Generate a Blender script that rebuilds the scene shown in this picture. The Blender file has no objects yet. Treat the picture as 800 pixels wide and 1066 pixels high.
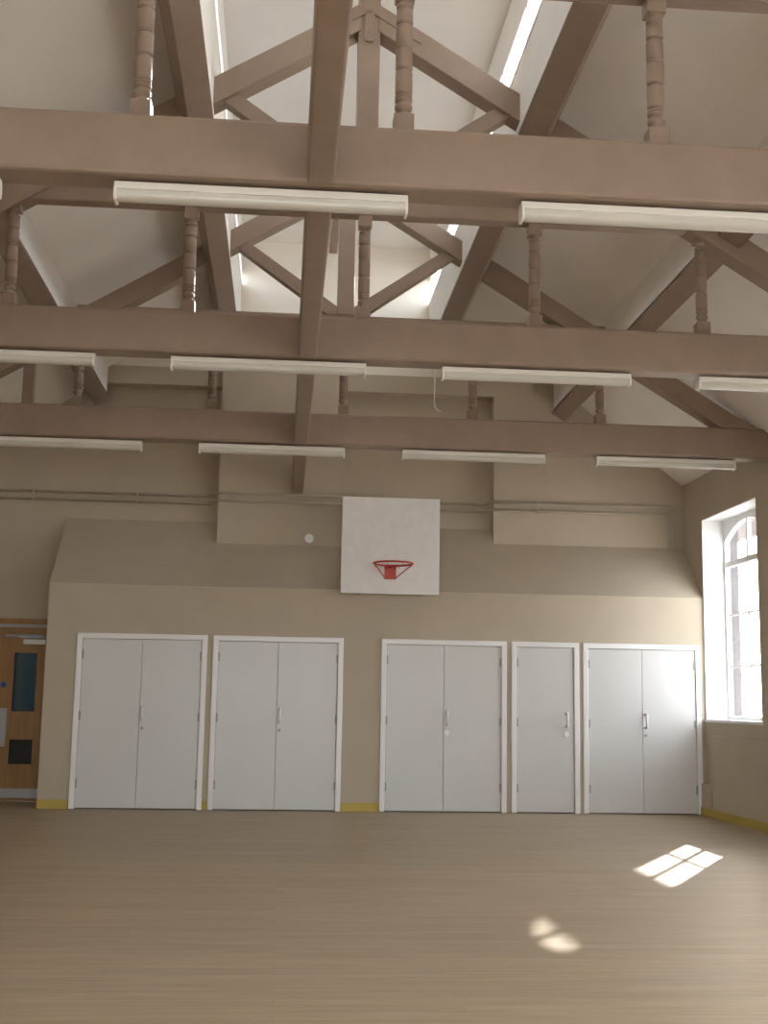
import bpy, math
from mathutils import Matrix, Vector

sc = bpy.context.scene
COL = sc.collection

# ------------------------------------------------------------------ materials
def new_mat(name):
    m = bpy.data.materials.new(name); m.use_nodes = True
    return m, m.node_tree.nodes, m.node_tree.links, m.node_tree.nodes['Principled BSDF']

def paint(name, col, rough=0.55, var=0.05, scale=3.0, bump=0.02, bscale=60.0, spec=0.35):
    """painted surface: faint large scale tone variation and a fine roller texture"""
    m, n, l, b = new_mat(name)
    tc = n.new('ShaderNodeTexCoord')
    nz = n.new('ShaderNodeTexNoise'); nz.inputs['Scale'].default_value = scale; nz.inputs['Detail'].default_value = 4
    l.new(tc.outputs['Object'], nz.inputs['Vector'])
    r = n.new('ShaderNodeValToRGB')
    r.color_ramp.elements[0].position = 0.3; r.color_ramp.elements[1].position = 0.7
    r.color_ramp.elements[0].color = (*[c * (1 - var) for c in col], 1)
    r.color_ramp.elements[1].color = (*[min(1, c * (1 + var)) for c in col], 1)
    l.new(nz.outputs['Fac'], r.inputs['Fac']); l.new(r.outputs['Color'], b.inputs['Base Color'])
    b.inputs['Roughness'].default_value = rough
    b.inputs['Specular IOR Level'].default_value = spec
    if bump:
        n2 = n.new('ShaderNodeTexNoise'); n2.inputs['Scale'].default_value = bscale
        l.new(tc.outputs['Object'], n2.inputs['Vector'])
        bp = n.new('ShaderNodeBump'); bp.inputs['Strength'].default_value = bump; bp.inputs['Distance'].default_value = 0.02
        l.new(n2.outputs['Fac'], bp.inputs['Height']); l.new(bp.outputs['Normal'], b.inputs['Normal'])
    return m

def wood(name, c1, c2, stretch=(1, 14, 14), rough=0.4, planks=None, spec=0.4):
    m, n, l, b = new_mat(name)
    tc = n.new('ShaderNodeTexCoord'); mp = n.new('ShaderNodeMapping'); mp.inputs['Scale'].default_value = stretch
    l.new(tc.outputs['Object'], mp.inputs['Vector'])
    nz = n.new('ShaderNodeTexNoise'); nz.inputs['Scale'].default_value = 1.6; nz.inputs['Detail'].default_value = 6
    nz.inputs['Roughness'].default_value = 0.65
    l.new(mp.outputs['Vector'], nz.inputs['Vector'])
    r = n.new('ShaderNodeValToRGB')
    r.color_ramp.elements[0].position = 0.32; r.color_ramp.elements[1].position = 0.68
    r.color_ramp.elements[0].color = (*c1, 1); r.color_ramp.elements[1].color = (*c2, 1)
    l.new(nz.outputs['Fac'], r.inputs['Fac'])
    out = r.outputs['Color']
    if planks:
        br = n.new('ShaderNodeTexBrick')
        br.inputs['Scale'].default_value = 1.0
        br.inputs['Brick Width'].default_value = planks[0]; br.inputs['Row Height'].default_value = planks[1]
        br.inputs['Mortar Size'].default_value = 0.0015
        br.inputs['Color1'].default_value = (0.93, 0.93, 0.93, 1); br.inputs['Color2'].default_value = (1.07, 1.06, 1.05, 1)
        br.inputs['Mortar'].default_value = (0.82, 0.8, 0.78, 1)
        l.new(tc.outputs['Object'], br.inputs['Vector'])
        mx = n.new('ShaderNodeMix'); mx.data_type = 'RGBA'; mx.blend_type = 'MULTIPLY'; mx.inputs['Factor'].default_value = 0.8
        l.new(out, mx.inputs['A']); l.new(br.outputs['Color'], mx.inputs['B']); out = mx.outputs['Result']
    l.new(out, b.inputs['Base Color'])
    b.inputs['Roughness'].default_value = rough; b.inputs['Specular IOR Level'].default_value = spec
    return m

def glass_mat(name, tint=(1, 1, 1), refl=0.06):
    m, n, l, b = new_mat(name)
    n.remove(b)
    out = n['Material Output']
    tr = n.new('ShaderNodeBsdfTransparent'); tr.inputs['Color'].default_value = (*tint, 1)
    gl = n.new('ShaderNodeBsdfGlossy'); gl.inputs['Roughness'].default_value = 0.02
    lw = n.new('ShaderNodeLayerWeight'); lw.inputs['Blend'].default_value = 0.15
    ml = n.new('ShaderNodeMath'); ml.operation = 'MULTIPLY_ADD'; ml.inputs[1].default_value = 0.3; ml.inputs[2].default_value = refl * 0.5
    mix = n.new('ShaderNodeMixShader')
    l.new(lw.outputs['Fresnel'], ml.inputs[0]); l.new(ml.outputs[0], mix.inputs['Fac'])
    l.new(tr.outputs[0], mix.inputs[1]); l.new(gl.outputs[0], mix.inputs[2]); l.new(mix.outputs[0], out.inputs['Surface'])
    return m

def brick_mat(name):
    m, n, l, b = new_mat(name)
    tc = n.new('ShaderNodeTexCoord'); mp = n.new('ShaderNodeMapping'); mp.inputs['Rotation'].default_value = (math.radians(90), 0, 0)
    br = n.new('ShaderNodeTexBrick'); br.inputs['Scale'].default_value = 4.5
    br.inputs['Color1'].default_value = (0.085, 0.055, 0.055, 1); br.inputs['Color2'].default_value = (0.065, 0.045, 0.048, 1)
    br.inputs['Mortar'].default_value = (0.10, 0.09, 0.09, 1)
    l.new(tc.outputs['Object'], mp.inputs['Vector']); l.new(mp.outputs['Vector'], br.inputs['Vector'])
    l.new(br.outputs['Color'], b.inputs['Base Color']); b.inputs['Roughness'].default_value = 0.85
    return m

M = dict(
    beam=paint('brown_gloss_paint', (0.278, 0.201, 0.150), rough=0.42, var=0.07, scale=5, bump=0.03, bscale=30),
    wall=paint('beige_wall_paint', (0.475, 0.400, 0.305), rough=0.7, var=0.03, spec=0.2),
    ceil=paint('off_white_ceiling_paint', (0.85, 0.805, 0.755), rough=0.75, var=0.03, scale=1.2, spec=0.2),
    white_wall=paint('white_wall_paint', (0.80, 0.77, 0.72), rough=0.7, var=0.02, spec=0.2),
    cream=paint('cream_wall_paint', (0.78, 0.72, 0.63), rough=0.7, var=0.02, spec=0.2),
    reveal=paint('white_reveal_paint', (0.84, 0.84, 0.83), rough=0.6, var=0.02),
    door=paint('white_satin_door_paint', (0.62, 0.592, 0.565), rough=0.34, var=0.015, scale=1.5, bump=0.008, spec=0.5),
    frame=paint('white_gloss_frame_paint', (0.80, 0.77, 0.75), rough=0.35, var=0.01, bump=0, spec=0.5),
    board=paint('white_board_paint', (0.78, 0.75, 0.71), rough=0.5, var=0.04, scale=9),
    red=paint('red_enamel', (0.48, 0.045, 0.03), rough=0.35, var=0.05, bump=0),
    steel=paint('brushed_steel', (0.70, 0.70, 0.70), rough=0.3, var=0.04, bump=0),
    hinge=paint('grey_steel_hinge', (0.33, 0.32, 0.31), rough=0.4, var=0.05, bump=0),
    plate=paint('grey_aluminium_plate', (0.42, 0.41, 0.40), rough=0.4, var=0.03, bump=0),
    plastic=paint('white_plastic', (0.80, 0.79, 0.76), rough=0.4, var=0.02, bump=0),
    lamp=paint('white_enamelled_steel', (0.78, 0.74, 0.66), rough=0.35, var=0.02, bump=0, spec=0.5),
    diff=paint('prismatic_diffuser_plastic', (0.58, 0.55, 0.48), rough=0.22, var=0.03, bump=0.05, bscale=220, spec=0.6),
    yellow=paint('ochre_skirting_paint', (0.46, 0.33, 0.07), rough=0.5, var=0.06),
    pipe=paint('beige_pipe_paint', (0.46, 0.395, 0.31), rough=0.45, var=0.03, bump=0),
    blue=paint('blue_sign_vinyl', (0.03, 0.06, 0.25), rough=0.4, var=0.03, bump=0),
    teal=paint('teal_blue_panel', (0.10, 0.26, 0.36), rough=0.5, var=0.1),
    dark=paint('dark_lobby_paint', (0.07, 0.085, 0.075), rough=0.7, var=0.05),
    slate=paint('grey_roof_slate', (0.22, 0.21, 0.21), rough=0.8, var=0.2, scale=4),
    paving=paint('pale_concrete_paving', (0.52, 0.50, 0.47), rough=0.85, var=0.1, scale=1),
    blocker_paint=paint('red_brown_painted_board', (0.065, 0.042, 0.034), rough=0.6, var=0.1),
    oak=wood('orange_oak_veneer', (0.26, 0.125, 0.038), (0.36, 0.19, 0.065), stretch=(14, 14, 1.2), rough=0.4),
    floor=wood('oak_effect_vinyl', (0.315, 0.240, 0.155), (0.405, 0.322, 0.220), stretch=(0.9, 16, 1), rough=0.46, planks=(1.6, 0.12), spec=0.25),
    glass=glass_mat('clear_window_glass'),
    tinted=glass_mat('dark_wired_glass', (0.16, 0.21, 0.21), 0.08),
    brick=brick_mat('red_brick'),
)

# ------------------------------------------------------------------ mesh builder
class MB:
    def __init__(s): s.v = []; s.f = []; s.smooth = []
    def add(s, vs, fs, smooth=False):
        o = len(s.v); s.v += [tuple(v) for v in vs]; s.f += [tuple(i + o for i in f) for f in fs]; s.smooth += [smooth] * len(fs)
        return s
    def box(s, x0, x1, y0, y1, z0, z1):
        vs = [(x, y, z) for z in (z0, z1) for x, y in ((x0, y0), (x1, y0), (x1, y1), (x0, y1))]
        return s.add(vs, [(3, 2, 1, 0), (4, 5, 6, 7), (0, 1, 5, 4), (1, 2, 6, 5), (2, 3, 7, 6), (3, 0, 4, 7)])
    def prism(s, poly, a, b, axis='Y'):
        """extrude a polygon between a and b; poly pairs are (x,z) for Y, (y,z) for X, (x,y) for Z"""
        put = {'Y': lambda p, t: (p[0], t, p[1]), 'X': lambda p, t: (t, p[0], p[1]), 'Z': lambda p, t: (p[0], p[1], t)}[axis]
        n = len(poly)
        vs = [put(p, a) for p in poly] + [put(p, b) for p in poly]
        return s.add(vs, [tuple(range(n)), tuple(range(2 * n - 1, n - 1, -1))] + [(i, i + n, (i + 1) % n + n, (i + 1) % n) for i in range(n)])
    def lathe(s, prof, c, seg=20):
        n = len(prof); vs = []
        for z, r in prof:
            vs += [(c[0] + r * math.cos(2 * math.pi * k / seg), c[1] + r * math.sin(2 * math.pi * k / seg), c[2] + z) for k in range(seg)]
        fs = [(i * seg + k, i * seg + (k + 1) % seg, (i + 1) * seg + (k + 1) % seg, (i + 1) * seg + k) for i in range(n - 1) for k in range(seg)]
        fs += [tuple(range(seg - 1, -1, -1)), tuple(range((n - 1) * seg, n * seg))]
        return s.add(vs, fs, True)
    def disc(s, c, r, t, seg=24):
        """flat cylinder facing -Y, its front face at y=c[1], thickness t"""
        p = [(c[0] + r * math.cos(2 * math.pi * k / seg), c[2] + r * math.sin(2 * math.pi * k / seg)) for k in range(seg)]
        return s.prism(p, c[1], c[1] + t)
    def tube(s, pts, r, seg=10, closed=False):
        pts = [Vector(p) for p in pts]; n = len(pts); vs = []; up = None
        for i, p in enumerate(pts):
            if closed: d = (pts[(i + 1) % n] - pts[i - 1]).normalized()
            else:
                a = (pts[i] - pts[i - 1]).normalized() if i else None
                b = (pts[i + 1] - pts[i]).normalized() if i < n - 1 else None
                d = (a + b).normalized() if a and b else (a or b)
            ref = Vector((0, 0, 1)) if abs(d.z) < 0.9 else Vector((1, 0, 0))
            if up is not None and not closed: ref = up
            side = d.cross(ref).normalized(); u = side.cross(d).normalized(); up = u
            vs += [p + r * (math.cos(2 * math.pi * k / seg) * side + math.sin(2 * math.pi * k / seg) * u) for k in range(seg)]
        m = n if closed else n - 1
        fs = [(i * seg + k, i * seg + (k + 1) % seg, ((i + 1) % n) * seg + (k + 1) % seg, ((i + 1) % n) * seg + k) for i in range(m) for k in range(seg)]
        if not closed: fs += [tuple(range(seg - 1, -1, -1)), tuple(range((n - 1) * seg, n * seg))]
        return s.add(vs, fs, True)

def wloc(o):
    p = Vector((0, 0, 0))
    while o: p += o.location; o = o.parent
    return p

def obj(name, mb, mat, parent=None, bevel=0, loc=None, seg=2):
    """link a builder's mesh as one object; vertices are given in world space"""
    L = wloc(parent) if parent else Vector(loc or (0, 0, 0))
    me = bpy.data.meshes.new(name)
    me.from_pydata([tuple(Vector(v) - L) for v in mb.v], [], mb.f)
    for p, sm in zip(me.polygons, mb.smooth): p.use_smooth = sm
    me.update()
    import bmesh
    bm = bmesh.new(); bm.from_mesh(me); bmesh.ops.recalc_face_normals(bm, faces=bm.faces); bm.to_mesh(me); bm.free()
    me.materials.append(M[mat])
    o = bpy.data.objects.new(name, me); COL.objects.link(o)
    if parent: o.parent = parent
    else: o.location = L
    if bevel:
        b = o.modifiers.new('bevel', 'BEVEL'); b.width = bevel; b.segments = seg; b.limit_method = 'ANGLE'
    return o

def tag(o, label, cat, group=None):
    o['label'] = label; o['category'] = cat
    if group: o['group'] = group
    return o
def thing(name, label, cat, loc, group=None):
    o = bpy.data.objects.new(name, None); COL.objects.link(o); o.location = loc; o.empty_display_size = 0.1
    return tag(o, label, cat, group)
def struct(name, mb, mat, parent=None, bevel=0, loc=None):
    o = obj(name, mb, mat, parent, bevel, loc)
    if not parent: o['kind'] = 'structure'
    return o
def dup(root, loc, label):
    """copy a thing with its parts and sub-parts"""
    r = root.copy(); COL.objects.link(r); r.location = loc; r['label'] = label
    for ch in list(root.children):
        c = ch.copy(); COL.objects.link(c); c.parent = r
        for g in list(ch.children):
            d = g.copy(); COL.objects.link(d); d.parent = c
    return r

# ------------------------------------------------------------------ dimensions
XL, XR, RX = -4.03, 5.13, 0.55            # side walls, ridge
YB = -4.0                                 # wall behind the photographer
YR = 15.5                                 # recessed face of the far wall
YS = 14.615                               # front of the built-in cupboards
def mir(x): return 2 * RX - x
CEIL = [(4.58, 4.12), (2.85, 5.45), (1.23, 6.42)]   # (distance from ridge, height) of the sloping ceiling

# ------------------------------------------------------------------ room shell
struct('floor', MB().box(XL - .3, XR + .05, YB, YR + .2, -.1, 0), 'floor')
struct('ground', MB().box(-60, 90, -60, 120, -.35, -.25), 'paving')

def slope(sign):
    X = lambda d: RX + sign * d
    inner = [(X(d), z) for d, z in [(5.1, 4.12 - (5.1 - 4.58) * .77)] + CEIL]
    outer = [(X(d), z + t) for (d, z), t in zip([(5.1, 4.12 - (5.1 - 4.58) * .77)] + CEIL, (.16, .16, .16, .012))][::-1]
    return inner + outer
for nm, sg in (('ceiling_right', 1), ('ceiling_left', -1)):
    c = struct(nm, MB().prism(slope(sg), YB - .2, YR + .2), 'ceil')
    c.data.materials.append(M['slate'])
    for p in c.data.polygons:                      # the weather side is slate
        if p.normal.z > 0.3: p.material_index = 1
# raised roof light along the ridge
struct('ceiling_lantern', MB().box(mir(1.98), 1.98, YB - .2, YR + .1, 7.2, 7.34), 'white_wall')
for nm, s in (('wall_lantern_right', 1), ('wall_lantern_left', -1)):
    x0, x1 = RX + s * 1.23, RX + s * 1.29
    a, b = min(x0, x1), max(x0, x1)
    zs = 6.42 if s > 0 else 6.58
    struct(nm, MB().prism([(RX + s * 1.23, 5.855), (RX + s * 1.29, 5.955), (RX + s * 1.29, zs), (RX + s * 1.23, zs)], YB, YR - .2).box(a, b, YB, YR - .2, 6.78, 7.2), 'white_wall')
for k, s in ((7, 1), (8, -1)):
    x0, x1 = RX + s * 1.225, RX + s * 1.285
    a, b = min(x0, x1), max(x0, x1)
    zs = 6.42 if s > 0 else 6.58
    fr = MB().box(a, b, YB, YR - .2, zs, zs + .03).box(a, b, YB, YR - .2, 6.75, 6.78)
    y = YB
    while y < YR - .2:
        fr.box(a, b, y, y + .04, zs + .03, 6.75); y += 1.065
    w = struct('window_%d' % k, fr, 'frame')
    obj('pane', MB().box((a + b) / 2 - .004, (a + b) / 2 + .004, YB, YR - .2, zs + .03, 6.75), 'glass', w)

# far wall, stepped: recessed plane, two breasts, flush upper band, white gable top
struct('wall_far', MB().box(-2.84, XR + .37, YR, YR + .22, 0, 5.23).box(XL - .37, -2.84, YR, YR + .22, 2.07, 5.23), 'wall')
def gable(z0, z1, grow=.04):
    pts = []
    for d, z in CEIL:
        pts.append((d + grow, z))
    def d_at(z):
        if z <= CEIL[0][1]: return CEIL[0][0] + grow
        for (d1, z1_), (d2, z2_) in zip(CEIL, CEIL[1:]):
            if z1_ <= z <= z2_: return d1 + (d2 - d1) * (z - z1_) / (z2_ - z1_) + grow
        return CEIL[-1][0] + grow
    zs = sorted({z0, z1} | {z for _, z in CEIL if z0 < z < z1})
    R = [(RX + d_at(z), z) for z in zs]; L_ = [(RX - d_at(z), z) for z in reversed(zs)]
    return R + L_
struct('wall_gable_band', MB().prism(gable(5.23, 5.46), YR - .2, YR + .2), 'wall')
struct('wall_gable_top', MB().prism(gable(5.46, 7.2), YR - .2, YR + .2), 'cream')
struct('wall_breast_left', MB().box(-.87, .71, 15.2, YR, 3.19, 5.46), 'wall')
struct('wall_breast_right', MB().box(2.64, XR, 15.3, YR, 3.29, 5.23), 'wall')
FILL_WINS = [(-3.2, -1.4), (0.0, 1.8)]  # unseen windows added to brighten the opposite ceiling slope
wl = MB().box(XL - .37, XL, YB, YR, 0, 1.126).box(XL - .37, XL, YB, YR, 3.57, 4.12)
ed = [YB] + [v for w in FILL_WINS for v in w] + [YR]
for i in range(0, len(ed), 2): wl.box(XL - .37, XL, ed[i], ed[i + 1], 1.126, 3.57)
struct('wall_left', wl, 'wall')
for k, (a, b) in enumerate(FILL_WINS):
    m = (a + b) / 2; x0, x1 = XL - .33, XL - .27
    fr = MB().box(x0, x1, a, b, 1.126, 1.18).box(x0, x1, a, b, 3.52, 3.57).box(x0, x1, a, b, 2.97, 3.03)
    for y in (a, m - .025, b - .05): fr.box(x0, x1, y, y + .05, 1.18, 3.52)
    w = struct('window_%d' % (9 + k), fr, 'frame')  # added for fill light, out of view
    obj('pane', MB().box(XL - .303, XL - .297, a, b, 1.18, 3.52), 'glass', w)
struct('wall_back', MB().box(XL, XR, YB - .2, YB, 0, 1.1).box(XL, -2.3, YB - .2, YB, 1.1, 4.12).box(3.4, XR, YB - .2, YB, 1.1, 4.12).prism(gable(4.12, 7.2), YB - .2, YB), 'wall')

# built-in cupboard range: front with five openings, sloped lid, cheek
FR = [(-2.413, -.896, 'd'), (-.829, .715, 'd'), (1.17, 2.684, 'd'), (2.742, 3.571, 's'), (3.617, 5.076, 'd')]
DZ = 2.02
front = MB().box(-2.77, XR, YS, YS + .1, DZ, 2.6)
xs = [-2.77] + [v for f in FR for v in f[:2]] + [XR]
for i in range(0, len(xs), 2): front.box(xs[i], xs[i + 1], YS, YS + .1, 0, DZ)
struct('wall_store_front', front, 'wall')
SLP = (3.5 - 2.6) / (YR - YS)
struct('wall_store_slope', MB().prism([(YS, 2.6), (YR, 3.5), (YR, 3.38), (YS + .1, 2.6)], -2.77, XR, 'X'), 'wall')
struct('wall_store_cheek', MB().prism([(YS + .1, 0), (YS + .1, 2.6), (YR, 3.38), (YR, 0)], -2.77, -2.67, 'X'), 'wall')

# right-hand wall with a row of arched windows (only the farthest shows)
WINS = [(12.85 - 3.2 * k - .75 * (k > 0), 14.6 - 3.2 * k - .75 * (k > 0)) for k in range(5)]
WZ0, WZ1, XG = 1.126, 3.57, 5.40
def near_splay(y0): return y0 + .25
wr = MB().box(XR, XR + .37, YB - .2, YR + .2, 0, WZ0).box(XR, XR + .37, YB - .2, YR + .2, WZ1, 4.12)
edges = [YB - .2] + [v for w in reversed(WINS) for v in w] + [YR + .2]
for i in range(0, len(edges), 2): wr.box(XR, XR + .37, edges[i], edges[i + 1], WZ0, WZ1)
struct('wall_right', wr, 'wall')

def arch_pts(yc, h, spring, rise, n=16):
    """segmental arch from yc-h to yc+h"""
    R = (h * h + rise * rise) / (2 * rise); cz = spring + rise - R; a = math.asin(h / R)
    return [(yc + R * math.sin(-a + 2 * a * i / n), cz + R * math.cos(-a + 2 * a * i / n)) for i in range(n + 1)]
def make_window(k, y0, y1):
    g0, g1 = near_splay(y0), y1          # glazed width
    yc, h = (g0 + g1) / 2, (g1 - g0) / 2
    XA, XB = XG, XG + .06
    lin = MB()
    # lining of the reveal: far cheek, soffit, splayed near cheek, sill board
    lin.box(XR + .001, XA, y1 - .012, y1 + .0, WZ0, WZ1)
    lin.box(XR + .001, XA, y0, y1, WZ1 - .012, WZ1)
    lin.prism([(XR + .001, y0), (XA, g0), (XA + .09, g0), (XA + .09, y0)], WZ0, WZ1, 'Z')
    # outer frame: plate with an arched head, jambs, bottom rail
    ap = arch_pts(yc, h - .05, 3.29, .2)
    fr = MB().prism([(g0, 3.29), (g0, WZ1), (g1, WZ1), (g1, 3.29)] + ap[::-1], XA, XB, 'X')
    fr.box(XA, XB, g0, g0 + .05, WZ0, 3.29).box(XA, XB, g1 - .05, g1, WZ0, 3.29)
    fr.box(XA, XB, g0 + .05, g1 - .05, WZ0, WZ0 + .05)
    w = struct('window_%d' % k, fr, 'reveal', loc=(XG, yc, WZ0))
    obj('reveal', lin, 'reveal', w)
    obj('sill', MB().box(XR - .015, XA, y0 - .02, y1 + .0, WZ0 - .03, WZ0 + .004), 'reveal', w)
    obj('transom', MB().box(XA - .01, XB, g0 + .05, g1 - .05, 2.97, 3.04), 'frame', w, .008)
    obj('mullion', MB().box(XA + .01, XB - .01, yc - .018, yc + .018, WZ0 + .05, 2.97).box(XA + .01, XB - .01, yc - .025, yc + .025, 3.04, 3.49), 'frame', w)
    for z in (1.76, 2.385):
        obj('glazing_bar', MB().box(XA + .012, XB - .012, g0 + .05, g1 - .05, z - .010, z + .010), 'frame', w)
    obj('pane', MB().prism([(g0 + .05, WZ0 + .05), (g1 - .05, WZ0 + .05)] + arch_pts(yc, h - .05, 3.29, .2)[::-1], XA + .028, XA + .034, 'X'), 'glass', w)
    # brick outer reveal
    obj('brick_reveal', MB().box(XB, XB + .11, g1 - .05, y1 + .12, WZ0, WZ1), 'brick', w)
    return w
for k, (a, b) in enumerate(WINS): make_window(k + 1, a, b)

# three-light window in the wall behind the photographer
fr = MB().box(-2.3, 3.4, YB - .14, YB - .06, 1.1, 1.17).box(-2.3, 3.4, YB - .14, YB - .06, 4.05, 4.12).box(-2.3, 3.4, YB - .13, YB - .07, 2.9, 2.97)
for x in (-2.3, -.45, 1.49, 3.34): fr.box(x, x + .06, YB - .14, YB - .06, 1.17, 4.05)
wb = struct('window_6', fr, 'frame')
obj('pane', MB().box(-2.3, 3.4, YB - .104, YB - .098, 1.17, 4.05), 'glass', wb)

# panelled ducting along the window wall
struct('trim_1', MB().box(5.05, XR, YB, 14.22, 0, .945), 'wall', bevel=.006)
struct('trim_2', MB().box(5.05, XR, 14.22, YS, 0, .37), 'wall', bevel=.006)
# ochre skirting
struct('baseboard_right', MB().box(5.035, 5.05, YB, YS - .03, 0, .1), 'yellow')
bb = MB()
for a, b in ((-2.77, -2.413), (-.896, -.829), (.715, 1.17)): bb.box(a + .001, b - .001, YS - .012, YS, 0, .1)
struct('baseboard_far', bb, 'yellow')

# ------------------------------------------------------------------ entrance door beside the cupboards, with the lobby behind
d = struct('door_1', MB().box(-4.02, -2.84, YR - .035, YR + .03, 2.0, 2.07).box(-2.9, -2.84, YR - .035, YR + .03, 0, 2.0).box(-4.02, -3.96, YR - .035, YR + .03, 0, 2.0), 'oak', loc=(-3.43, YR, 0))
obj('architrave', MB().box(-4.03, -2.78, YR - .055, YR - .001, 2.07, 2.11).box(-4.03, -2.78, YR - .055, YR - .001, 2.15, 2.22), 'oak', d)
obj('head_trim', MB().box(-4.03, -2.78, YR - .045, YR - .001, 2.11, 2.15), 'plate', d)
def leaf(x0, x1, panels):
    m = MB(); y0, y1 = YR - .02, YR + .025
    m.box(x0, panels[0][0], y0, y1, .01, 1.99); m.box(panels[0][1], x1, y0, y1, .01, 1.99)
    zs = [.01] + [z for p in panels for z in p[2:]] + [1.99]
    for i in range(0, len(zs), 2): m.box(panels[0][0], panels[0][1], y0, y1, zs[i], zs[i + 1])
    return m
PN = [(-3.31, -3.03, .45, .745), (-3.31, -3.03, 1.085, 1.80)]
lf = obj('leaf', leaf(-3.485, -2.905, PN), 'oak', d)
for i, p in enumerate(PN):
    obj('vision_panel', MB().box(p[0], p[1], YR - .004, YR + .004, p[2], p[3]), 'tinted', lf)
obj('kick_plate', MB().box(-3.48, -2.91, YR - .024, YR - .02, .045, .16), 'plate', lf)
obj('push_plate', MB().box(-3.475, -3.36, YR - .024, YR - .02, .66, 1.12), 'plate', lf)
obj('sign', MB().disc((-3.42, YR - .024, 1.405), .035, .004), 'blue', lf)
PN2 = [(-3.85, -3.62, .45, .745), (-3.85, -3.62, 1.085, 1.80)]
lf2 = obj('leaf', leaf(-3.955, -3.489, PN2), 'oak', d)
for p in PN2: obj('vision_panel', MB().box(p[0], p[1], YR - .004, YR + .004, p[2], p[3]), 'tinted', lf2)
cl = obj('door_closer', MB().box(-3.2, -2.93, YR - .085, YR - .02, 1.905, 1.965), 'plastic', lf, .006)
obj('closer_arm', MB().box(-3.42, -2.98, YR - .06, YR - .036, 2.004, 2.022), 'hinge', lf)
# lobby
struct('wall_lobby', MB().box(-4.5, -4.4, YR + .22, 17.5, 0, 1.3).box(-4.5, -4.4, YR + .22, 17.5, 2.1, 2.6).box(-4.4, -2.4, 17.4, 17.5, 0, 2.6).box(-2.5, -2.4, YR + .22, 17.4, 0, 2.6).box(-4.4, -2.4, YR + .22, 17.5, 2.6, 2.7), 'dark')
struct('floor_lobby', MB().box(-6.4, -2.4, YR + .2, 17.5, -.1, 0), 'dark')
lp = struct('panel_lobby', MB().box(-3.56, -2.6, 17.34, 17.399, .95, 2.3), 'teal')  # made-up teal panel on the lobby wall, gives the vision panel its colour
obj('glazing_strip', MB().box(-3.66, -3.56, 17.35, 17.399, .95, 2.3), 'plate', lp)

# ------------------------------------------------------------------ roof trusses
TY = [6.012, 9.212, 12.412]
SPX = [RX + 1.365 * j for j in range(-2, 3)]
def spindle_mb(x, y, z0, z1):
    H = z1 - z0; k = H / .845; m = MB(); q = .0525
    bl = .115 * k
    m.box(x - q, x + q, y - q, y + q, z0, z0 + bl - .012)
    m.prism([(x - q, y - q), (x + q, y - q), (x + q, y + q), (x - q, y + q)], z0 + bl - .012, z0 + bl - .011, 'Z')
    P = [(.100, .050), (.112, .049), (.120, .038), (.126, .030), (.134, .038), (.150, .047), (.165, .046), (.178, .031), (.184, .034), (.189, .046), (.197, .047),
         (.200, .033), (.205, .033), (.208, .046), (.216, .046), (.219, .033), (.224, .033), (.227, .045), (.24, .046), (.344, .046), (.349, .045), (.352, .032), (.364, .032), (.367, .045), (.372, .046), (.472, .046),
         (.476, .046), (.479, .033), (.484, .033), (.487, .045), (.493, .045), (.496, .033), (.501, .033), (.504, .046), (.601, .046), (.606, .045), (.609, .032), (.621, .032), (.624, .045), (.63, .046),
         (.696, .045), (.701, .032), (.709, .032), (.713, .046), (.724, .046), (.730, .031), (.741, .030), (.750, .044), (.760, .050)]
    m.lathe([(z * k, r) for z, r in P], (x, y, z0), 24)
    m.box(x - q, x + q, y - q, y + q, z0 + .757 * k, z1)
    return m
def rafter_poly(s, ):
    T = lambda d: 6.91 - .614 * d
    B = lambda d: T(d) - .236
    P = [(.07, B(.07)), (.07, T(.07)), (4.397, 4.21), ((6.674 - 4.21) / .614, 4.21)]
    return [(RX + s * d_, z) for d_, z in P]
def make_truss(y, label):
    t = thing('roof_truss', label, 'roof truss', (RX, y, 3.881), 'brown painted roof trusses')
    obj('lower_beam', MB().box(XL + .002, XR - .002, y - .11, y + .11, 3.881, 4.21), 'beam', t, .022)
    obj('tie_beam', MB().box(RX - 2.78, RX + 2.78, y - .065, y + .065, 5.075, 5.285), 'beam', t, .014)
    for s in (-1, 1):
        obj('principal_rafter', MB().prism(rafter_poly(s), y - .096, y + .096), 'beam', t, .008)
        sp = [(1.15, 6.123), (.085, 5.378), (.085, 5.283), (.19, 5.283), (1.30, 6.08)]
        obj('strut', MB().prism([(RX + s * a, b) for a, b in sp], y - .06, y + .06), 'beam', t, .006)
    kp = obj('king_post', MB().box(RX - .088, RX + .088, y - .085, y + .085, 5.285, 7.199), 'beam', t, .006)
    # forked iron strap with bolts at the head of the king post
    st = MB()
    yf = y - .108
    st.prism([(RX - .04, 6.55), (RX - .04, 6.80), (RX + .04, 6.80), (RX + .04, 6.55), (RX + .025, 6.53), (RX - .025, 6.53)], yf, y - .08)
    for s in (-1, 1):
        st.prism([(RX, 6.86), (RX, 6.79), (RX + s * .42, 6.79 - .258), (RX + s * .42, 6.86 - .258)], yf, y - .08)
    so = obj('strap', st, 'beam', kp)
    for x, z in ((RX, 6.78), (RX, 6.62), (RX - .3, 6.64), (RX + .3, 6.64)):
        obj('bolt', MB().disc((x, yf - .01, z), .014, .012, 8), 'beam', kp)
    for x in SPX:
        obj('spindle', spindle_mb(x, y, 4.21, 5.075), 'beam', t)
    return t
t1 = make_truss(TY[0], 'nearest brown roof truss, its broad lower beam crossing highest in view')
t2 = dup(t1, (RX, TY[1], 3.881), 'middle brown roof truss with five turned spindles below its king post')
t3 = dup(t1, (RX, TY[2], 3.881), 'farthest brown roof truss, closest to the wall with the basketball hoop')
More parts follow.
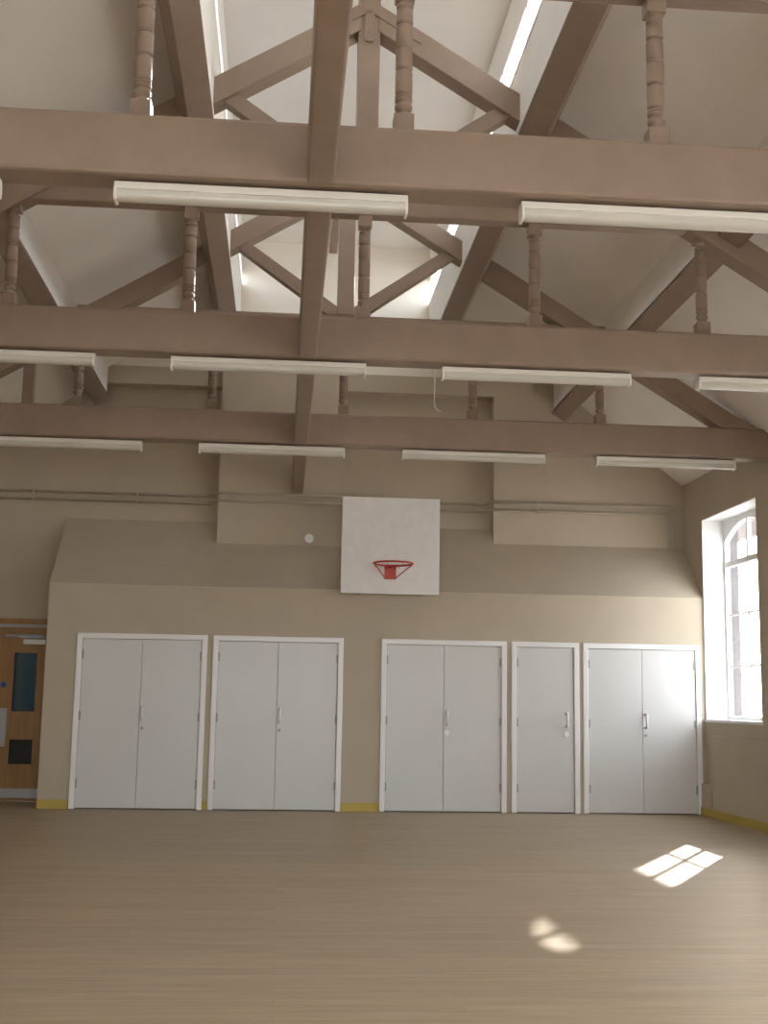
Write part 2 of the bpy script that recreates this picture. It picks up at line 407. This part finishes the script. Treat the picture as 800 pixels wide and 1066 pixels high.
for z in (4.02, 4.14): obj('bolt', MB().disc((-2.92, TY[2] - .122, z), .014, .014, 8), 'beam', t3)

# plain post between rafter and lower beam of the farthest truss
tag(obj('timber_post', MB().box(-2.735, -2.625, TY[2] - .05, TY[2] + .05, 4.212, 4.72), 'beam', bevel=.006, loc=(-2.68, TY[2], 4.212)),
    'plain square brown post standing on the farthest lower beam beside its outermost spindle', 'post')

# ------------------------------------------------------------------ joists running down the hall between the trusses
segs = [(YB, TY[0] - .111, 'nearest brown joist, running from overhead to the nearest truss beam'),
        (TY[0] + .111, TY[1] - .111, 'brown joist between the nearest and the middle truss beams'),
        (TY[1] + .111, TY[2] - .111, 'brown joist between the middle and the farthest truss beams'),
        (TY[2] + .111, 15.2, 'short brown joist from the farthest truss beam to the beige wall')]
for a, b, lab in segs:
    tag(obj('ceiling_joist', MB().box(.05, .192, a, b, 3.872, 4.2), 'beam', bevel=.014, loc=(.12, a, 3.872)), lab, 'joist', 'joists along the hall')

# ------------------------------------------------------------------ purlins and ridge beam
def purlin(x0, z0, w, D, s):
    sx, sz = .852, -.523; nx, nz = .523, .852
    P = [(x0, z0), (x0 + w * sx, z0 + w * sz), (x0 + w * sx + D * nx, z0 + w * sz + D * nz), (x0 + D * nx, z0 + D * nz)]
    return [(x if s > 0 else mir(x), z) for x, z in P]
PY0, PY1 = YB, YR - .2
for s, side in ((1, 'window side'), (-1, 'door side')):
    p = obj('purlin', MB().prism(purlin(1.77, 5.82, .22, .2, s), PY0, PY1), 'beam', bevel=.008, loc=(RX + s * 1.3, PY0, 5.8))
    tag(p, 'upper brown purlin edging the roof light on the %s' % side, 'purlin', 'brown roof purlins')
    p = thing('purlin', 'lower brown purlin with cream casing, on the %s of the roof' % side, 'purlin', (RX + s * 2.9, PY0, 5.0), 'brown roof purlins')
    obj('beam', MB().prism(purlin(3.40, 5.03, .2, .2, s), PY0, PY1), 'beam', p, .008)
    a, b = sorted((RX + s * 2.90, RX + s * 3.0))
    c0 = [(2.88, 5.10), (2.88, 5.425), (2.99, 5.34), (2.99, 5.17)]
    obj('casing', MB().prism([(RX + s * d_, z) for d_, z in c0], PY0, PY1), 'ceil', p)['label'] = 'cream boarded casing above the beam'
tag(obj('ridge_beam', MB().box(RX - .1, RX, TY[2] + .087, PY1, 7.08, 7.199), 'beam', bevel=.006, loc=(RX, TY[2] + .087, 7.08)),
    'short ridge beam from the farthest king post to the end of the roof light', 'beam')

# ------------------------------------------------------------------ fluorescent battens under the truss beams
def make_batten(x0, y, label):
    x1 = x0 + 1.505
    t = thing('fluorescent_light', label, 'ceiling light', (x0, y, 3.772), 'fluorescent battens under the truss beams')
    body = MB().prism([(y - .046, 3.868), (y + .046, 3.868), (y + .05, 3.828), (y - .05, 3.828)], x0 + .01, x1 - .01, 'X')
    obj('body', body, 'lamp', t, .003)
    pts = [(y - .043, 3.8275)] + [(y + .043 * math.sin(a), 3.803 - .027 * math.cos(a)) for a in [(-90 + 15 * i) * math.pi / 180 for i in range(13)]] + [(y + .043, 3.8275)]
    obj('diffuser', MB().prism(pts, x0 + .014, x1 - .014, 'X'), 'diff', t)
    for a in (x0, x1 - .014):
        cap = [(y - .04, 3.87), (y + .04, 3.87), (y + .053, 3.825), (y + .053, 3.785), (y + .04, 3.77), (y - .04, 3.77), (y - .053, 3.785), (y - .053, 3.825)]
        obj('end_cap', MB().prism(cap, a, a + .014, 'X'), 'lamp', t, .002)
    for f in (.2, .5, .8):
        xx = x0 + 1.505 * f
        obj('clip', MB().box(xx - .025, xx + .025, y - .02, y + .02, 3.866, 3.8812), 'beam', t)
    return t
LX = [-3.01, -.928, 1.175, 3.23]
pos = [['third', 'second', 'first'], ['fourth', 'third', 'second', 'first']]
nth = {0: ['batten farthest from the windows', 'batten crossing under the joist', 'batten next beyond the joist', 'batten nearest the windows']}[0]
trn = ['nearest', 'middle', 'farthest']
b0 = None
for ti, y in enumerate(TY):
    for li, x in enumerate(LX):
        if ti == 0 and li == 3: continue          # outside the frame
        lab = 'white fluorescent %s under the %s truss beam' % (['fitting farthest from the windows', 'fitting passing below the joist', 'fitting between joist and last window-side fitting', 'fitting closest to the window wall'][li], trn[ti])
        if ti == 0 and li == 2: lab = 'white fluorescent fitting on the window side of the joist, under the nearest truss beam'
        if b0 is None: b0 = make_batten(x, y, lab)
        else: dup(b0, (x, y, 3.772), lab)

# ------------------------------------------------------------------ cupboard doors
def make_cupboard(x0, x1, kind, label, white_lock):
    t = thing('cupboard', label, 'cupboard', ((x0 + x1) / 2, YS, 0), 'white built-in cupboards')
    yf, yb, w = YS - .022, YS + .06, .064
    fr = MB().prism([(x0, 0), (x0, DZ), (x1, DZ), (x1, 0), (x1 - w, 0), (x1 - w, DZ - w), (x0 + w, DZ - w), (x0 + w, 0)], yf, yb)
    obj('frame', fr, 'frame', t, .008)
    a, b = x0 + w + .004, x1 - w - .004
    if kind == 'd':
        mid = (a + b) / 2; lv = [(a, mid - .002, 'L'), (mid + .002, b, 'R')]
    else: lv = [(a, b, 'L')]
    y0, y1 = YS - .004, YS + .04
    for la, lb, side in lv:
        dr = obj('door', MB().box(la, lb, y0, y1, .012, DZ - w - .004), 'door', t, .003)
        hx = la if side == 'L' else lb
        for z in (.29, 1.06, 1.77):
            obj('hinge', MB().box(hx - .016, hx + .016, y0 - .012, y0 + .001, z - .05, z + .05), 'hinge', dr)
        if kind == 'd' and side == 'L': continue
        px = la + .035 if kind == 'd' else lb - .09
        z0, z1 = 1.02, 1.175
        hp = [(px, y0 - .001, z0), (px, y0 - .05, z0), (px, y0 - .06, z0 + .01), (px, y0 - .06, z1 - .01), (px, y0 - .05, z1), (px, y0 - .001, z1)]
        obj('handle', MB().tube(hp, .0145, 10), 'steel', dr)
        obj('lock', MB().disc((px, y0 - .012, .925), .032 if white_lock else .018, .013, 16), 'plastic' if white_lock else 'hinge', dr)
    return t
CL = ['white double cupboard nearest the oak entrance door', 'white double cupboard second from the oak door, below the breast with the detector',
      'white double cupboard under the basketball backboard, with a round white lock', 'narrow single-door white cupboard between two double ones',
      'white double cupboard in the corner beside the arched window']
for (x0, x1, k), lab, wl in zip(FR, CL, (0, 0, 1, 1, 0)): make_cupboard(x0, x1, k, lab, wl)

# ------------------------------------------------------------------ basketball backboard
BX, BY = 1.243, 14.40
t = thing('basketball_backboard', 'square white basketball backboard with red hoop above the cupboards', 'basketball hoop', (BX, BY, 2.54))
bd = obj('board', MB().box(BX - .588, BX + .588, BY, BY + .03, 2.54, 3.70), 'board', t, .006)
for dx in (-.38, .38):
    obj('support_arm', MB().box(BX + dx - .03, BX + dx + .03, BY + .03, YS - .001, 2.545, 2.595), 'beam', t)
    obj('support_arm', MB().box(BX + dx - .03, BX + dx + .03, BY + .03, YR - .001, 3.52, 3.58), 'beam', t)
    obj('support_arm', MB().box(BX + dx - .03, BX + dx + .03, BY + .03, BY + .08, 2.6, 3.65), 'beam', t)
RC, RZ, RR = (BX + .003, BY - .36), 2.865, .228
obj('ring', MB().tube([(RC[0] + RR * math.cos(2 * math.pi * k / 40), RC[1] + RR * math.sin(2 * math.pi * k / 40), RZ) for k in range(40)], .0115, 10, True), 'red', t)['label'] = 'red metal ring'
pl = MB().box(BX - .07, BX + .07, BY - .012, BY, 2.715, RZ + .015)
pl.box(BX - .07, BX + .07, BY - .14, BY - .012, RZ - .01, RZ + .008)
obj('mounting_plate', pl, 'red', t, .003)['label'] = 'red mounting plate'
for s in (-1, 1):
    obj('brace', MB().tube([(RC[0] + s * RR * .97, RC[1] - .02, RZ - .008), (BX + s * .06, BY - .012, 2.725)], .006, 8), 'red', t)
for k in range(8):
    a = 2 * math.pi * (k + .5) / 8; x, y = RC[0] + (RR - .004) * math.cos(a), RC[1] + (RR - .004) * math.sin(a)
    obj('net_hook', MB().tube([(x, y, RZ - .008), (x, y, RZ - .03), (x + .012, y, RZ - .034)], .003, 6), 'red', t)

# ------------------------------------------------------------------ pipes on the far wall
def pipe(z, off, xe, label):
    y_r, y_b, y_q = YR - off, 15.2 - off, 15.3 - off
    o2 = .05 + off
    pts = [(XL + .01, y_r, z), (-.87 - o2, y_r, z), (-.87 - o2 + .02, y_b, z), (.71 + o2 - .02, y_b, z), (.71 + o2, y_r, z), (2.64 - o2, y_r, z), (2.64 - o2 + .02, y_q, z),
           (xe - .04, y_q, z), (xe, y_q, z - .04), (xe, y_q, 2.6 + SLP * (y_q - YS) + .002)]
    o = thing('wall_pipe', label, 'pipe', (XL, y_r, z), 'beige pipes on the far wall')
    obj('tube', MB().tube(pts, .0165, 10), 'pipe', o)
    for x, yy in ((-3.2, YR), (-1.9, YR), (-.3, 15.2), (2.0, YR), (3.2, 15.3), (4.3, 15.3)):
        obj('clip', MB().box(x - .012, x + .012, yy - off - .021, yy, z - .021, z + .021), 'pipe', o)
    return o
pipe(3.825, .035, 5.03, 'upper beige pipe running across the far wall behind the backboard')
pipe(3.728, .035, 4.955, 'lower beige pipe running across the far wall behind the backboard')

# smoke detector on the breast, hanging cable above
sd = thing('smoke_detector', 'small round white detector on the wall breast beside the backboard', 'detector', (.282, 15.2, 3.285))
obj('base', MB().disc((.282, 15.178, 3.285), .056, .022, 24), 'plastic', sd)
obj('cap', MB().disc((.282, 15.155, 3.285), .036, .024, 24), 'plastic', sd)
tag(obj('hanging_cable', MB().tube([(1.865, 15.29, 5.6), (1.86, 15.29, 5.3), (1.855, 15.29, 5.14), (1.868, 15.288, 5.06), (1.90, 15.285, 5.015), (1.945, 15.284, 5.0)], .009, 8), 'plastic', loc=(1.86, 15.29, 5.0)),
    'thin white cable hanging down the far wall above the backboard', 'cable')

# ------------------------------------------------------------------ added board on posts: trims the sun patches, fills the arched window's head
blocker = thing('sun_blocker', 'brown board on posts outside, added to block sun, glimpsed through the head of the arched window', 'sun_blocker', (7.3, 18.0, -.25))
obj('top_board', MB().box(7.2, 7.38, 15.4, 20.6, 3.95, 4.90), 'blocker_paint', blocker, .01)
for y in (15.5, 20.5): obj('post', MB().box(7.22, 7.36, y - .07, y + .07, -.25, 3.95), 'blocker_paint', blocker)

# ------------------------------------------------------------------ light
SUN = Vector((-1.15, -2.02, -1.0)).normalized()
sun = bpy.data.lights.new('sun', 'SUN'); sun.energy = 30; sun.angle = math.radians(.6); sun.color = (1, .95, .86)
so = bpy.data.objects.new('sun', sun); COL.objects.link(so); so.rotation_euler = SUN.to_track_quat('-Z', 'Y').to_euler(); so.location = (20, 40, 20)

w = bpy.data.worlds.new('sky'); sc.world = w; w.use_nodes = True
n, l = w.node_tree.nodes, w.node_tree.links
bg = n['Background']
sky = n.new('ShaderNodeTexSky'); sky.sky_type = 'NISHITA'; sky.sun_disc = False
sky.sun_elevation = math.radians(24); sky.sun_rotation = math.atan2(-SUN.x, -SUN.y)
sky.air_density = 1.2; sky.dust_density = 3.0
mix = n.new('ShaderNodeMix'); mix.data_type = 'RGBA'; mix.inputs['Factor'].default_value = .92
l.new(sky.outputs['Color'], mix.inputs['A']); mix.inputs['B'].default_value = (.92, 1.0, 1.09, 1)
l.new(mix.outputs['Result'], bg.inputs['Color']); bg.inputs['Strength'].default_value = 12

def portal(name, loc, rot, sx, sy):
    a = bpy.data.lights.new(name, 'AREA'); a.shape = 'RECTANGLE'; a.size = sx; a.size_y = sy; a.cycles.is_portal = True
    o = bpy.data.objects.new(name, a); COL.objects.link(o); o.location = loc; o.rotation_euler = rot
for k, (a, b) in enumerate(WINS):
    portal('daylight', (XG + .09, (a + b) / 2, (WZ0 + WZ1) / 2), (0, math.radians(90), 0), WZ1 - WZ0, b - a)
portal('daylight', (.55, YB - .18, 2.61), (math.radians(90), 0, math.radians(180)), 5.7, 3.0)
for a, b in FILL_WINS: portal('daylight', (XL - .35, (a + b) / 2, 2.35), (0, math.radians(-90), 0), 2.44, b - a)
for s in (1, -1):
    portal('daylight', (RX + s * 1.32, (YB + YR - .2) / 2, 6.6), (0, math.radians(90 * s), 0), .36, YR - .2 - YB)

# ------------------------------------------------------------------ camera
F = 1269.04
cam = bpy.data.cameras.new('camera'); co = bpy.data.objects.new('camera', cam); COL.objects.link(co)
cam.sensor_fit = 'VERTICAL'; cam.sensor_height = 36; cam.lens = F / 1066 * 36; cam.clip_start = .05; cam.clip_end = 300
pitch, yaw, roll = .1551, .0801, .0168
fw = Vector((math.sin(yaw) * math.cos(pitch), math.cos(yaw) * math.cos(pitch), math.sin(pitch)))
r = Vector((math.cos(yaw), -math.sin(yaw), 0)); u = r.cross(fw)
r2 = math.cos(roll) * r + math.sin(roll) * u; u2 = -math.sin(roll) * r + math.cos(roll) * u
co.matrix_world = Matrix(((r2.x, u2.x, -fw.x, 0), (r2.y, u2.y, -fw.y, 0), (r2.z, u2.z, -fw.z, 1.265), (0, 0, 0, 1)))
sc.camera = co

sc.view_settings.view_transform = 'Standard'; sc.view_settings.look = 'None'
sc.view_settings.gamma = 1; sc.view_settings.use_curve_mapping = False
sc.view_settings.exposure = -0.52
sc.cycles.use_denoising = True
sc.cycles.max_bounces = 12; sc.cycles.diffuse_bounces = 8; sc.cycles.transparent_max_bounces = 16
sc.cycles.sample_clamp_indirect = 10
